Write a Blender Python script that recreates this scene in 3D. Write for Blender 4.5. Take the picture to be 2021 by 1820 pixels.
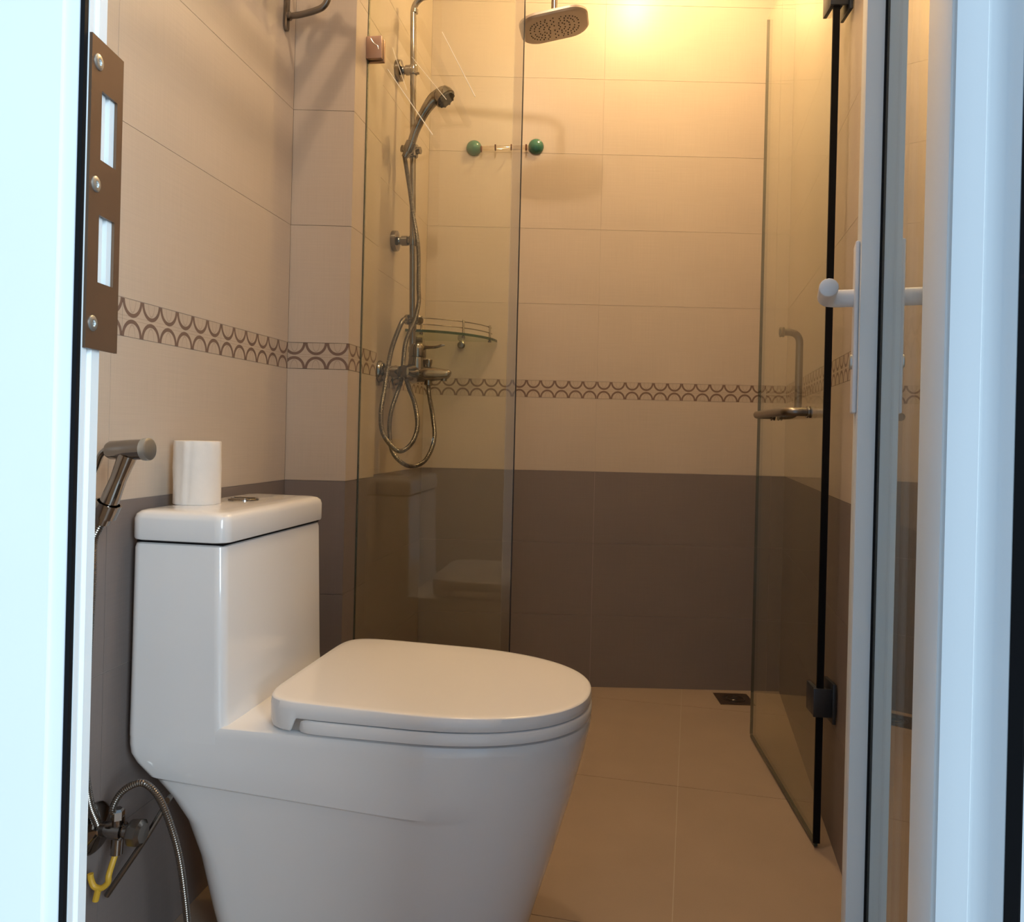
import bpy, bmesh, math, random
from mathutils import Vector, Matrix
R = math.radians
random.seed(4)
S = bpy.context.scene
COL = S.collection
for o in list(bpy.data.objects):
    bpy.data.objects.remove(o, do_unlink=True)

# ------------------------------------------------------------------ camera, sky, lights, exposure
cam = bpy.data.cameras.new('camera')
cam.sensor_width = 36.0
cam.sensor_fit = 'HORIZONTAL'
cam.lens = 1560.0 / 2021.0 * 36.0
cam.shift_y = -(910 - 855) / 2021.0
cam.clip_start = 0.02
co = bpy.data.objects.new('camera', cam)
COL.objects.link(co)
co.matrix_world = Matrix.Translation((0, 0, 0.857)) @ Matrix.Rotation(R(90), 4, 'X') @ Matrix.Rotation(R(1.4), 4, 'Z')
S.camera = co

S.view_settings.view_transform = 'Standard'
S.view_settings.look = 'None'
S.view_settings.exposure = 0.0
S.view_settings.gamma = 1.0
S.view_settings.use_curve_mapping = False

w = bpy.data.worlds.new('world')
S.world = w
w.use_nodes = True
w.node_tree.nodes['Background'].inputs[0].default_value = (0.50, 0.73, 1.0, 1)
w.node_tree.nodes['Background'].inputs[1].default_value = 0.78


def lamp(name, typ, loc, energy, color, size=0.05, rot=None, size_y=None):
    l = bpy.data.lights.new(name, typ)
    l.energy = energy
    l.color = color
    if typ == 'AREA':
        l.shape = 'RECTANGLE'
        l.size = size
        l.size_y = size_y or size
    else:
        l.shadow_soft_size = size
    o = bpy.data.objects.new(name, l)
    o.location = loc
    if rot:
        o.rotation_euler = rot
    COL.objects.link(o)
    return o


# added area light giving daylight from outside, behind and to the right of the camera
day = lamp('daylight_area', 'AREA', (1.55, -1.4, 1.5), 98, (0.74, 0.90, 1.0), 1.2, None, 1.5)
day.rotation_euler = (Vector((-0.35, 0.9, 0.9)) - Vector((1.55, -1.4, 1.5))).to_track_quat('-Z', 'Y').to_euler()
SHOWER_LAMP = (0.44, 2.26, 2.535)
MAIN_LAMP = (-0.02, 1.24, 2.535)
lamp('shower_lamp_light', 'POINT', SHOWER_LAMP, 22.5, (1.0, 0.69, 0.315), 0.035)
lamp('main_lamp_light', 'POINT', MAIN_LAMP, 20.5, (1.0, 0.745, 0.49), 0.03)


# ------------------------------------------------------------------ materials
def new_mat(name):
    m = bpy.data.materials.new(name)
    m.use_nodes = True
    nt = m.node_tree
    b = nt.nodes['Principled BSDF']
    return m, nt, b


def plain(name, col, rough=0.5, metal=0.0, spec=0.5, coat=0.0, emit=None, noise=0.0, nscale=30.0, bump=0.0, trans=0.0):
    m, nt, b = new_mat(name)
    b.inputs['Base Color'].default_value = (*col, 1)
    b.inputs['Roughness'].default_value = rough
    b.inputs['Metallic'].default_value = metal
    b.inputs['Specular IOR Level'].default_value = spec
    b.inputs['Coat Weight'].default_value = coat
    b.inputs['Coat Roughness'].default_value = 0.05
    if emit:
        b.inputs['Emission Color'].default_value = (*emit[0], 1)
        b.inputs['Emission Strength'].default_value = emit[1]
    if noise or bump:
        tc = nt.nodes.new('ShaderNodeTexCoord')
        nz = nt.nodes.new('ShaderNodeTexNoise')
        nz.inputs['Scale'].default_value = nscale
        nz.inputs['Detail'].default_value = 5
        nt.links.new(tc.outputs['Object'], nz.inputs['Vector'])
        if noise:
            mr = nt.nodes.new('ShaderNodeMapRange')
            mr.inputs['To Min'].default_value = 1 - noise
            mr.inputs['To Max'].default_value = 1 + noise
            nt.links.new(nz.outputs['Fac'], mr.inputs['Value'])
            mx = nt.nodes.new('ShaderNodeMix')
            mx.data_type = 'RGBA'
            mx.blend_type = 'MULTIPLY'
            mx.inputs['Factor'].default_value = 1
            mx.inputs['A'].default_value = (*col, 1)
            nt.links.new(mr.outputs['Result'], mx.inputs['B'])
            nt.links.new(mx.outputs['Result'], b.inputs['Base Color'])
        if bump:
            bp = nt.nodes.new('ShaderNodeBump')
            bp.inputs['Strength'].default_value = bump
            bp.inputs['Distance'].default_value = 0.002
            nt.links.new(nz.outputs['Fac'], bp.inputs['Height'])
            nt.links.new(bp.outputs['Normal'], b.inputs['Normal'])
    return m


def math_node(nt, op, a, b=None, c=None):
    n = nt.nodes.new('ShaderNodeMath')
    n.operation = op
    for i, v in enumerate((a, b, c)):
        if v is None:
            continue
        if isinstance(v, (int, float)):
            n.inputs[i].default_value = v
        else:
            nt.links.new(v, n.inputs[i])
    return n.outputs[0]


def linen(nt, col, amt=0.06):
    """woven linen grain of a glazed tile: two crossed stretched noises"""
    tc = nt.nodes.new('ShaderNodeTexCoord')
    acc = None
    for sc in ((8, 8, 520), (520, 520, 8), (5, 5, 5)):
        mp = nt.nodes.new('ShaderNodeMapping')
        mp.inputs['Scale'].default_value = sc
        nt.links.new(tc.outputs['Object'], mp.inputs['Vector'])
        nz = nt.nodes.new('ShaderNodeTexNoise')
        nz.inputs['Scale'].default_value = 1
        nz.inputs['Detail'].default_value = 2
        nt.links.new(mp.outputs['Vector'], nz.inputs['Vector'])
        acc = nz.outputs['Fac'] if acc is None else math_node(nt, 'ADD', acc, nz.outputs['Fac'])
    mr = nt.nodes.new('ShaderNodeMapRange')
    mr.inputs['From Min'].default_value = 1.0
    mr.inputs['From Max'].default_value = 2.0
    mr.inputs['To Min'].default_value = 1 - amt
    mr.inputs['To Max'].default_value = 1 + amt
    nt.links.new(acc, mr.inputs['Value'])
    mx = nt.nodes.new('ShaderNodeMix')
    mx.data_type = 'RGBA'
    mx.blend_type = 'MULTIPLY'
    mx.inputs['Factor'].default_value = 1
    if isinstance(col, tuple):
        mx.inputs['A'].default_value = (*col, 1)
    else:
        nt.links.new(col, mx.inputs['A'])
    nt.links.new(mr.outputs['Result'], mx.inputs['B'])
    return mx.outputs['Result'], tc


def tile_mat(name, col, rough):
    m, nt, b = new_mat(name)
    c, _ = linen(nt, col)
    nt.links.new(c, b.inputs['Base Color'])
    b.inputs['Roughness'].default_value = rough
    b.inputs['Specular IOR Level'].default_value = 0.35
    return m


BAND_H, BAND_P = 0.058, 0.048


def band_mat():
    m, nt, b = new_mat('scallop_border_glaze')
    tc = nt.nodes.new('ShaderNodeTexCoord')
    sx = nt.nodes.new('ShaderNodeSeparateXYZ')
    nt.links.new(tc.outputs['Object'], sx.inputs[0])
    x, z = sx.outputs['X'], sx.outputs['Z']
    fx = math_node(nt, 'SUBTRACT', math_node(nt, 'FRACT', math_node(nt, 'DIVIDE', x, BAND_P)), 0.5)
    px = math_node(nt, 'MULTIPLY', fx, BAND_P)

    def ring(zc, rx, rz, lo, hi):
        a = math_node(nt, 'POWER', math_node(nt, 'ABSOLUTE', math_node(nt, 'DIVIDE', px, rx)), 2.0)
        d = math_node(nt, 'POWER', math_node(nt, 'ABSOLUTE', math_node(nt, 'DIVIDE', math_node(nt, 'SUBTRACT', z, zc), rz)), 2.0)
        r = math_node(nt, 'SQRT', math_node(nt, 'ADD', a, d))
        return math_node(nt, 'MULTIPLY', math_node(nt, 'GREATER_THAN', r, lo), math_node(nt, 'LESS_THAN', r, hi))
    main = math_node(nt, 'MAXIMUM', ring(0.0, 0.0245, 0.0275, 0.775, 1.0), ring(BAND_H, 0.0245, 0.0275, 0.775, 1.0))
    thin = math_node(nt, 'MAXIMUM', ring(0.0, 0.0085, 0.021, 0.86, 1.0), ring(BAND_H, 0.0085, 0.021, 0.86, 1.0))
    thin = math_node(nt, 'MAXIMUM', thin, ring(BAND_H / 2, 0.045, 0.0035, 0.75, 1.0))
    edge = math_node(nt, 'MAXIMUM', math_node(nt, 'LESS_THAN', z, 0.0008), math_node(nt, 'GREATER_THAN', z, BAND_H - 0.0008))
    thin = math_node(nt, 'MAXIMUM', thin, edge)
    fac = math_node(nt, 'MAXIMUM', math_node(nt, 'MULTIPLY', main, 0.92), math_node(nt, 'MULTIPLY', thin, 0.28))
    mx = nt.nodes.new('ShaderNodeMix')
    mx.data_type = 'RGBA'
    mx.inputs['A'].default_value = (0.49, 0.41, 0.335, 1)
    mx.inputs['B'].default_value = (0.155, 0.095, 0.075, 1)
    nt.links.new(fac, mx.inputs['Factor'])
    c, _ = linen(nt, mx.outputs['Result'], 0.05)
    nt.links.new(c, b.inputs['Base Color'])
    b.inputs['Roughness'].default_value = 0.45
    b.inputs['Specular IOR Level'].default_value = 0.35
    return m


def glass_mat(name, tint, f0=0.04, rough=0.0, graz=0.96):
    """clear pane: tinted see-through with a mirror layer that grows towards grazing angles"""
    m = bpy.data.materials.new(name)
    m.use_nodes = True
    nt = m.node_tree
    nt.nodes.clear()
    out = nt.nodes.new('ShaderNodeOutputMaterial')
    tr = nt.nodes.new('ShaderNodeBsdfTransparent')
    tr.inputs['Color'].default_value = (*tint, 1)
    gl = nt.nodes.new('ShaderNodeBsdfGlossy')
    gl.inputs['Roughness'].default_value = rough
    gl.inputs['Color'].default_value = (0.95, 0.97, 0.95, 1)
    lw = nt.nodes.new('ShaderNodeLayerWeight')
    lw.inputs['Blend'].default_value = 0.5
    p = math_node(nt, 'POWER', lw.outputs['Facing'], 5.0)
    f = math_node(nt, 'ADD', math_node(nt, 'MULTIPLY', p, graz), f0)
    mx = nt.nodes.new('ShaderNodeMixShader')
    nt.links.new(f, mx.inputs[0])
    nt.links.new(tr.outputs[0], mx.inputs[1])
    nt.links.new(gl.outputs[0], mx.inputs[2])
    nt.links.new(mx.outputs[0], out.inputs[0])
    return m


M = {}
M['cream'] = tile_mat('cream_linen_tile', (0.525, 0.445, 0.37), 0.34)
M['grey'] = tile_mat('taupe_linen_tile', (0.20, 0.165, 0.152), 0.45)
M['floor'] = tile_mat('beige_floor_tile', (0.345, 0.262, 0.202), 0.42)
M['band'] = band_mat()
M['grout'] = plain('pale_grout', (0.45, 0.385, 0.33), 0.9, noise=0.08)
M['ceil'] = plain('ceiling_paint', (0.80, 0.78, 0.74), 0.8)
M['porcelain'] = plain('white_porcelain', (0.82, 0.815, 0.82), 0.16, coat=0.6)
M['seat'] = plain('white_seat_plastic', (0.84, 0.83, 0.83), 0.2, coat=0.25)
M['alu'] = plain('white_powder_coat', (0.70, 0.74, 0.76), 0.38, noise=0.03, nscale=9)
M['plastic'] = plain('white_lever_plastic', (0.70, 0.70, 0.72), 0.35)
M['rubber'] = plain('black_rubber', (0.004, 0.004, 0.005), 0.6, spec=0.15)
M['chrome'] = plain('chrome', (0.28, 0.255, 0.235), 0.10, metal=1.0)
M['chrome_dull'] = plain('brushed_steel', (0.20, 0.18, 0.16), 0.28, metal=1.0)
M['dark_metal'] = plain('dark_hinge_steel', (0.06, 0.07, 0.085), 0.35, metal=0.7)
M['bronze'] = plain('brown_strike_steel', (0.16, 0.095, 0.058), 0.42, metal=0.6, noise=0.1, nscale=25)
M['clamp'] = plain('satin_clamp_steel', (0.40, 0.27, 0.22), 0.35, metal=0.8)
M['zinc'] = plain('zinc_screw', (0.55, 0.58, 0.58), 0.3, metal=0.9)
M['glass'] = glass_mat('shower_glass', (0.962, 0.966, 0.915), 0.04, 0.0, 0.72)
M['door_glass'] = glass_mat('door_glass', (0.90, 0.92, 0.90), 0.26, 0.0, 0.72)
M['glass_edge'] = plain('green_glass_edge', (0.045, 0.06, 0.045), 0.2)
M['edge_dark'] = plain('dark_glass_edge', (0.012, 0.013, 0.02), 0.2)
M['seal'] = glass_mat('clear_seal', (0.95, 0.93, 0.92), 0.05, 0.35)
M['shelf_glass'] = glass_mat('shelf_glass', (0.84, 0.88, 0.82), 0.05)
M['shelf_edge'] = plain('shelf_glass_edge', (0.02, 0.055, 0.035), 0.15)
M['light_streak'] = plain('light_streak', (0.85, 0.83, 0.78), 0.5)
M['paper'] = plain('tissue_paper', (0.80, 0.75, 0.70), 0.95, spec=0.1, noise=0.04, nscale=60, bump=0.35)
M['card'] = plain('cardboard_core', (0.30, 0.20, 0.13), 0.9)
M['hook_green'] = plain('green_suction_cup', (0.03, 0.145, 0.105), 0.15, coat=0.5, noise=0.35, nscale=70)
M['hook_brown'] = plain('brown_hook', (0.13, 0.035, 0.02), 0.4)
M['clearbar'] = glass_mat('clear_plastic_bar', (0.90, 0.85, 0.78), 0.06, 0.1)
M['nozzle'] = plain('dark_nozzle', (0.035, 0.025, 0.02), 0.6)
M['head_face'] = plain('shower_head_face', (0.55, 0.47, 0.40), 0.4, metal=0.4)
M['yellow'] = plain('yellow_plastic', (0.55, 0.33, 0.03), 0.5)
M['drain_metal'] = plain('drain_steel', (0.14, 0.10, 0.08), 0.35, metal=0.8)
M['mark'] = plain('grey_mark', (0.15, 0.14, 0.14), 0.5)
M['lamp_glow'] = plain('lamp_diffuser', (0.9, 0.85, 0.8), 0.6, emit=((1.0, 0.66, 0.35), 6.0))
M['outside'] = plain('hall_floor', (0.50, 0.48, 0.46), 0.6)


# ------------------------------------------------------------------ mesh helpers
def box(bm, x0, x1, y0, y1, z0, z1, T=None):
    v = [bm.verts.new(p) for p in ((x0, y0, z0), (x1, y0, z0), (x1, y1, z0), (x0, y1, z0), (x0, y0, z1), (x1, y0, z1), (x1, y1, z1), (x0, y1, z1))]
    for f in ((0, 3, 2, 1), (4, 5, 6, 7), (0, 1, 5, 4), (1, 2, 6, 5), (2, 3, 7, 6), (3, 0, 4, 7)):
        bm.faces.new([v[i] for i in f])
    if T is not None:
        bmesh.ops.transform(bm, matrix=T, verts=v)
    return v


def bbox(bm, x0, x1, y0, y1, z0, z1, bev=0.002, T=None, seg=2):
    t = bmesh.new()
    box(t, x0, x1, y0, y1, z0, z1)
    bmesh.ops.bevel(t, geom=list(t.edges), offset=bev, segments=seg, affect='EDGES', profile=0.5)
    if T is not None:
        bmesh.ops.transform(t, matrix=T, verts=list(t.verts))
    me = bpy.data.meshes.new('t')
    t.to_mesh(me)
    t.free()
    bm.from_mesh(me)
    bpy.data.meshes.remove(me)


def rings(bm, rs, cap0=True, cap1=True):
    """skin a stack of equal-length point rings"""
    vs = [[bm.verts.new(p) for p in r] for r in rs]
    n = len(rs[0])
    for a, b in zip(vs, vs[1:]):
        for i in range(n):
            bm.faces.new((a[i], a[(i + 1) % n], b[(i + 1) % n], b[i]))
    if cap0:
        bm.faces.new(list(reversed(vs[0])))
    if cap1:
        bm.faces.new(vs[-1])
    return vs


def prism(bm, poly, z0, z1):
    a = sum(poly[i][0] * poly[(i + 1) % len(poly)][1] - poly[(i + 1) % len(poly)][0] * poly[i][1] for i in range(len(poly)))
    if a < 0:
        poly = list(reversed(poly))
    rings(bm, [[(x, y, z0) for x, y in poly], [(x, y, z1) for x, y in poly]])


def frame(d):
    d = Vector(d).normalized()
    u = Vector((0, 0, 1)) if abs(d.z) < 0.9 else Vector((1, 0, 0))
    a = u.cross(d).normalized()
    return a, d.cross(a)


def lathe(bm, base, axis, prof, seg=20, cap0=True, cap1=True):
    """turn profile [(radius, height)] about an axis"""
    base = Vector(base)
    ax = Vector(axis).normalized()
    a, b = frame(ax)
    rs = []
    for r, h in prof:
        rs.append([base + ax * h + (a * math.cos(2 * math.pi * i / seg) + b * math.sin(2 * math.pi * i / seg)) * max(r, 1e-5) for i in range(seg)])
    rings(bm, rs, cap0, cap1)


def cyl(bm, p0, p1, r, seg=16, r1=None):
    p0, p1 = Vector(p0), Vector(p1)
    L = (p1 - p0).length
    lathe(bm, p0, p1 - p0, [(r, 0), (r if r1 is None else r1, L)], seg)


def smooth_path(pts, per=8):
    P = [Vector(p) for p in pts]
    if len(P) < 3:
        return P
    Q = [P[0] * 2 - P[1]] + P + [P[-1] * 2 - P[-2]]
    out = []
    for i in range(1, len(Q) - 2):
        for k in range(per):
            t = k / per
            p0, p1, p2, p3 = Q[i - 1], Q[i], Q[i + 1], Q[i + 2]
            out.append(0.5 * ((2 * p1) + (p2 - p0) * t + (2 * p0 - 5 * p1 + 4 * p2 - p3) * t * t + (3 * p1 - p0 - 3 * p2 + p3) * t ** 3))
    out.append(P[-1])
    return out


def resample(P, step):
    out = [P[0]]
    acc = 0.0
    for a, b in zip(P, P[1:]):
        L = (b - a).length
        pos = step - acc
        while pos <= L and L > 0:
            out.append(a.lerp(b, pos / L))
            pos += step
        acc = (acc + L) % step if L > 0 else acc
    if (out[-1] - P[-1]).length > step * 0.3:
        out.append(P[-1])
    return out


def tube(bm, pts, r, seg=12, smooth=True, per=8, ribs=0.0, rib_step=0.003, radii=None):
    P = smooth_path(pts, per) if smooth else [Vector(p) for p in pts]
    if ribs:
        P = resample(P, rib_step)
    n = len(P)
    T = []
    for i in range(n):
        T.append((P[min(i + 1, n - 1)] - P[max(i - 1, 0)]).normalized())
    a, b = frame(T[0])
    rs = []
    for i in range(n):
        a = (a - T[i] * a.dot(T[i])).normalized()
        b = T[i].cross(a)
        rr = r
        if radii:
            f = i / (n - 1) * (len(radii) - 1)
            k = min(int(f), len(radii) - 2)
            rr = radii[k] + (radii[k + 1] - radii[k]) * (f - k)
        if ribs and i % 2:
            rr = rr * (1 - ribs)
        rs.append([P[i] + (a * math.cos(2 * math.pi * k / seg) + b * math.sin(2 * math.pi * k / seg)) * rr for k in range(seg)])
    rings(bm, rs)


def bend(p0, pc, p1, n=6):
    p0, pc, p1 = Vector(p0), Vector(pc), Vector(p1)
    return [(1 - t) ** 2 * p0 + 2 * t * (1 - t) * pc + t * t * p1 for t in [i / n for i in range(n + 1)]]


def rrect(x0, x1, y0, y1, r, n=5):
    out = []
    for cx, cy, a0 in ((x1 - r, y1 - r, 0), (x0 + r, y1 - r, 90), (x0 + r, y0 + r, 180), (x1 - r, y0 + r, 270)):
        for i in range(n + 1):
            a = R(a0 + 90 * i / n)
            out.append((cx + r * math.cos(a), cy + r * math.sin(a)))
    return out


def obj(name, bm, mat, parent=None, world=False, ang=35, kind=None, label=None):
    if isinstance(bm, bpy.types.Mesh):
        me = bm
    else:
        bmesh.ops.recalc_face_normals(bm, faces=list(bm.faces))
        th = R(ang)
        for f in bm.faces:
            f.smooth = True
        for e in bm.edges:
            e.smooth = e.is_manifold and e.calc_face_angle(0) < th
        me = bpy.data.meshes.new(name)
        bm.to_mesh(me)
        bm.free()
        me.materials.append(mat)
    o = bpy.data.objects.new(name, me)
    COL.objects.link(o)
    if parent is not None:
        o.parent = parent
        if world:
            o.matrix_parent_inverse = parent.matrix_basis.inverted()
    if kind:
        o['kind'] = kind
    if label:
        o['label'] = label
    return o


def tag(o, label, cat=None, kind=None, group=None):
    o['label'] = label
    if cat:
        o['category'] = cat
    if kind:
        o['kind'] = kind
    if group:
        o['group'] = group
    return o


def thing(name, label, cat, loc=(0, 0, 0), rz=0.0, group=None, kind=None):
    e = bpy.data.objects.new(name, None)
    e.empty_display_size = 0.05
    COL.objects.link(e)
    e.location = loc
    e.rotation_euler = (0, 0, rz)
    e.matrix_basis = Matrix.Translation(loc) @ Matrix.Rotation(rz, 4, 'Z')
    return tag(e, label, cat, kind, group)


# ------------------------------------------------------------------ room shell
# plan lines (metres): left wall, pier, shower left wall, back wall, right wall
def xl(y): return -0.503 + 0.152 * (y - 1.757)
def xs(y): return -0.305 + 0.15 * (y - 2.69)
def xr(y): return 0.686 + 0.228 * (y - 1.622)


YB = 2.69
CEIL = 2.60
ROWS = [(0.0, 0.244, 'grey'), (0.244, 0.489, 'grey'), (0.489, 0.733, 'grey'), (0.733, 0.981, 'cream'), (0.981, 1.039, 'band'),
        (1.039, 1.300, 'cream'), (1.300, 1.556, 'cream'), (1.556, 1.812, 'cream'), (1.812, 2.068, 'cream'), (2.068, 2.324, 'cream'), (2.324, 2.60, 'cream')]
ROWS_LEFT = [(a + (0.008 if 0.5 < a < 2.4 else 0), b + (0.008 if 0.5 < b < 2.5 else 0), k) for a, b, k in ROWS]
_tile = {}
GAP, TT = 0.0009, 0.0010


def tile_mesh(wd, h, kind):
    key = (round(wd, 4), round(h, 4), kind)
    if key not in _tile:
        bm = bmesh.new()
        v = box(bm, GAP / 2, wd - GAP / 2, -TT, 0, GAP / 2, h - GAP / 2)
        me = bpy.data.meshes.new('tile')
        bm.to_mesh(me)
        bm.free()
        me.materials.append(M[kind])
        _tile[key] = me
    return _tile[key]


def tiled_wall(name, p0, p1, label, joint, rows=ROWS, tw=0.6, thick=0.07, parent=None, zmin=0.0, back=None, ext=(0.0, 0.0)):
    """wall from plan point p0 to p1 (room on the right-hand normal d x n = up); joint = distance of one vertical joint from p0"""
    p0, p1 = Vector(p0), Vector(p1)
    d = (p1 - p0)
    L = d.length
    d.normalize()
    n = Vector((-d.y, d.x))                       # d x n = +z, n points into the room
    if parent is None:
        bm = bmesh.new()
        if back:
            prism(bm, back, 0, CEIL)
        else:
            a, b = p0 - n * TT - d * ext[0], p1 - n * TT + d * ext[1]
            prism(bm, [a, b, b - n * thick, a - n * thick], -0.02, CEIL)
        parent = obj(name, bm, M['grout'])
        tag(parent, label, 'wall', 'structure')
    rz = math.atan2(d.y, d.x)

    def lay(x0, x1, za, zb, kind):
        o = bpy.data.objects.new('border_tile' if kind == 'band' else 'tile', tile_mesh(x1 - x0, zb - za, kind))
        o.location = (p0.x + d.x * x0, p0.y + d.y * x0, za)
        o.rotation_euler = (0, 0, rz)
        o.parent = parent
        COL.objects.link(o)
    for za, zb, kind in rows:
        wdt = 0.288 if kind == 'band' else tw
        j = joint % wdt
        cuts = [0.0]
        x = j if j > 0.02 else j + wdt
        while x < L - 0.02:
            cuts.append(x)
            x += wdt
        cuts.append(L)
        for a, b in zip(cuts, cuts[1:]):
            lay(a, b, za, zb, kind)
    return parent


def clip_half(poly, q, n):
    out = []
    for i in range(len(poly)):
        a, b = poly[i], poly[(i + 1) % len(poly)]
        da, db = (a - q).dot(n), (b - q).dot(n)
        if da >= 0:
            out.append(a)
        if da * db < 0:
            out.append(a + (b - a) * (da / (da - db)))
    return out


room = [Vector((xl(0.56), 0.56)), Vector((xr(0.345), 0.345)), Vector((xr(YB), YB)), Vector((xl(YB), YB))]

bm = bmesh.new()
prism(bm, [(-0.9, 0.30), (0.75, 0.16), (1.1, 2.8), (-0.9, 2.8)], -0.09, -TT)
floor = tag(obj('floor', bm, M['grout']), 'beige tiled bathroom floor running back to the shower drain', 'floor', 'structure')
fd = Vector((0.228, 1)).normalized()
fe = Vector((fd.y, -fd.x))
f0 = Vector((0.428, 1.94))
for i in range(-4, 4):
    for j in range(-4, 3):
        q = [f0 + fe * (0.6 * (i + a)) + fd * (0.6 * (j + b)) for a, b in ((0, 0), (1, 0), (1, 1), (0, 1))]
        c = sum(q, Vector((0, 0))) / 4
        q = [p + (c - p).normalized() * 0.0012 for p in q]
        if sum(q[k].cross(q[(k + 1) % 4]) for k in range(4)) < 0:
            q.reverse()
        for k in range(len(room)):
            a, b = room[k], room[(k + 1) % len(room)]
            e = b - a
            q = clip_half(q, a, Vector((-e.y, e.x)))
            if len(q) < 3:
                break
        if len(q) < 3:
            continue
        bm = bmesh.new()
        prism(bm, q, -TT, 0.0)
        obj('tile', bm, M['floor'], floor)
bm = bmesh.new()
prism(bm, [(-2.2, -2.6), (2.2, -2.6), (2.2, 0.17), (-2.2, 0.45)], -0.12, -0.092)
tag(obj('floor_hall', bm, M['outside']), 'plain grey floor outside the bathroom door', 'floor', 'structure')
bm = bmesh.new()
prism(bm, [(-1.0, 0.20), (0.9, 0.05), (1.15, 2.85), (-1.0, 2.85)], CEIL, CEIL + 0.06)
tag(obj('ceiling', bm, M['ceil']), 'plain white ceiling over toilet and shower', 'ceiling', 'structure')

tiled_wall('wall_back', (xr(YB), YB), (xs(YB), YB), 'tiled shower wall facing the door with the green suction hooks', xr(YB) - 0.285, ext=(0.08, 0.0))
tiled_wall('wall_right', (xr(0.345), 0.345), (xr(YB), YB), 'tiled wall on which the hinged glass door is fixed', 0.35, ext=(0.0, 0.0))
tiled_wall('wall_left', (xl(1.757), 1.757), (xl(0.56), 0.56), 'tiled wall behind the toilet tank', 0.0, ROWS_LEFT)
tiled_wall('wall_shower', (xs(YB), YB), (xs(1.95), 1.95), 'tiled side wall carrying the shower mixer and riser pipe', 0.0, thick=0.05, ext=(0.07, 0))
P1, P2, P3 = Vector((-0.368, 1.757)), Vector((xl(1.757) + 0.0, 1.757)), Vector((-0.339, 1.95))
pier = tiled_wall('wall_pier', P1, P2, 'narrow tiled pier between toilet wall and shower glass', 0.0, ROWS_LEFT, tw=0.3,
                  back=[(-0.3742, 1.763), (-0.345, 1.944), (-0.52, 1.944), (-0.52, 1.763)])
tiled_wall('wall_pier', P3, P1, '', 0.0, ROWS_LEFT, parent=pier)

bm = bmesh.new()
prism(bm, [(-0.95, 0.50), (-0.345, 0.50), (-0.345, 0.545), (xl(0.58) - 0.0, 0.58), (-0.95, 0.62)], -0.1, CEIL)
tag(obj('wall_front', bm, M['ceil']), 'white outer wall beside the bright left door jamb', 'wall', 'structure')
bm = bmesh.new()
prism(bm, [(0.30, 0.29), (0.9, 0.18), (0.9, 0.34), (xr(0.34) - 0.01, 0.34), (0.30, 0.345)], -0.1, CEIL)
tag(obj('wall_entry', bm, M['ceil']), 'white outer wall beside the hinge jamb', 'wall', 'structure')
bm = bmesh.new()
prism(bm, [(-0.95, 0.50), (0.9, 0.18), (0.9, 0.36), (-0.95, 0.64)], 2.12, CEIL)
tag(obj('wall_lintel', bm, M['ceil']), 'white wall strip above the bathroom doorway', 'wall', 'structure')

# ------------------------------------------------------------------ left door jamb with strike plate
jl = thing('trim_1', 'bright white aluminium door jamb carrying the brown strike plate', 'door frame', (-0.31, 0.5, 0), 0, kind='structure')
bm = bmesh.new()
prism(bm, [(-0.42, 0.497), (-0.2892, 0.497), (-0.2888, 0.4995), (-0.2785, 0.4995), (-0.2785, 0.56), (-0.42, 0.60)][:4] + [(-0.2790, 0.503), (-0.2790, 0.530), (-0.345, 0.530), (-0.42, 0.530)], 0, 2.12)
obj('frame_face', bm, M['alu'], jl, True)
bm = bmesh.new()
prism(bm, [(-0.2785, 0.4985), (-0.2757, 0.4985), (-0.2757, 0.5028), (-0.2787, 0.5028)], 0, 2.12)
obj('gasket', bm, M['rubber'], jl, True)
bm = bmesh.new()
prism(bm, [(-0.2752, 0.5032), (-0.2752, 0.5085), (-0.2784, 0.5095), (-0.2784, 0.5155), (-0.2760, 0.5165), (-0.2762, 0.5265), (-0.2788, 0.5300), (-0.2789, 0.5032)], 0, 2.12)
obj('reveal_profile', bm, M['alu'], jl, True)
# strike plate: face lies in the y-z plane at x = -0.2735
ys = [0.5035, 0.5165, 0.5365, 0.5440]
zs = [0.905, 0.962, 1.012, 1.028, 1.078, 1.105]
zs = [0.9050, 0.9490, 0.9930, 1.0290, 1.0740, 1.1060]
bm = bmesh.new()
holes = {(1, 1), (1, 3)}
for i in range(3):
    for k in range(5):
        if (i, k) in holes:
            continue
        box(bm, -0.2750, -0.2732, ys[i], ys[i + 1], zs[k], zs[k + 1])
bmesh.ops.remove_doubles(bm, verts=list(bm.verts), dist=1e-5)
sp = obj('strike_plate', bm, M['bronze'], jl, True, label='brown steel strike plate with two slots')
bm = bmesh.new()
box(bm, -0.2790, -0.2753, 0.5306, 0.5400, 0.91, 1.10)
obj('slot_backing', bm, M['alu'], sp)
for z in (0.9215, 1.0115, 1.0905):
    bm = bmesh.new()
    lathe(bm, (-0.2733, 0.5115, z), (1, 0, 0), [(0.0052, 0), (0.0052, 0.0006), (0.0044, 0.0012), (0.0022, 0.0012), (0.0018, 0.0003), (0.0001, 0.0003)], 20)
    obj('screw', bm, M['zinc'], sp, ang=50)

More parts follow.
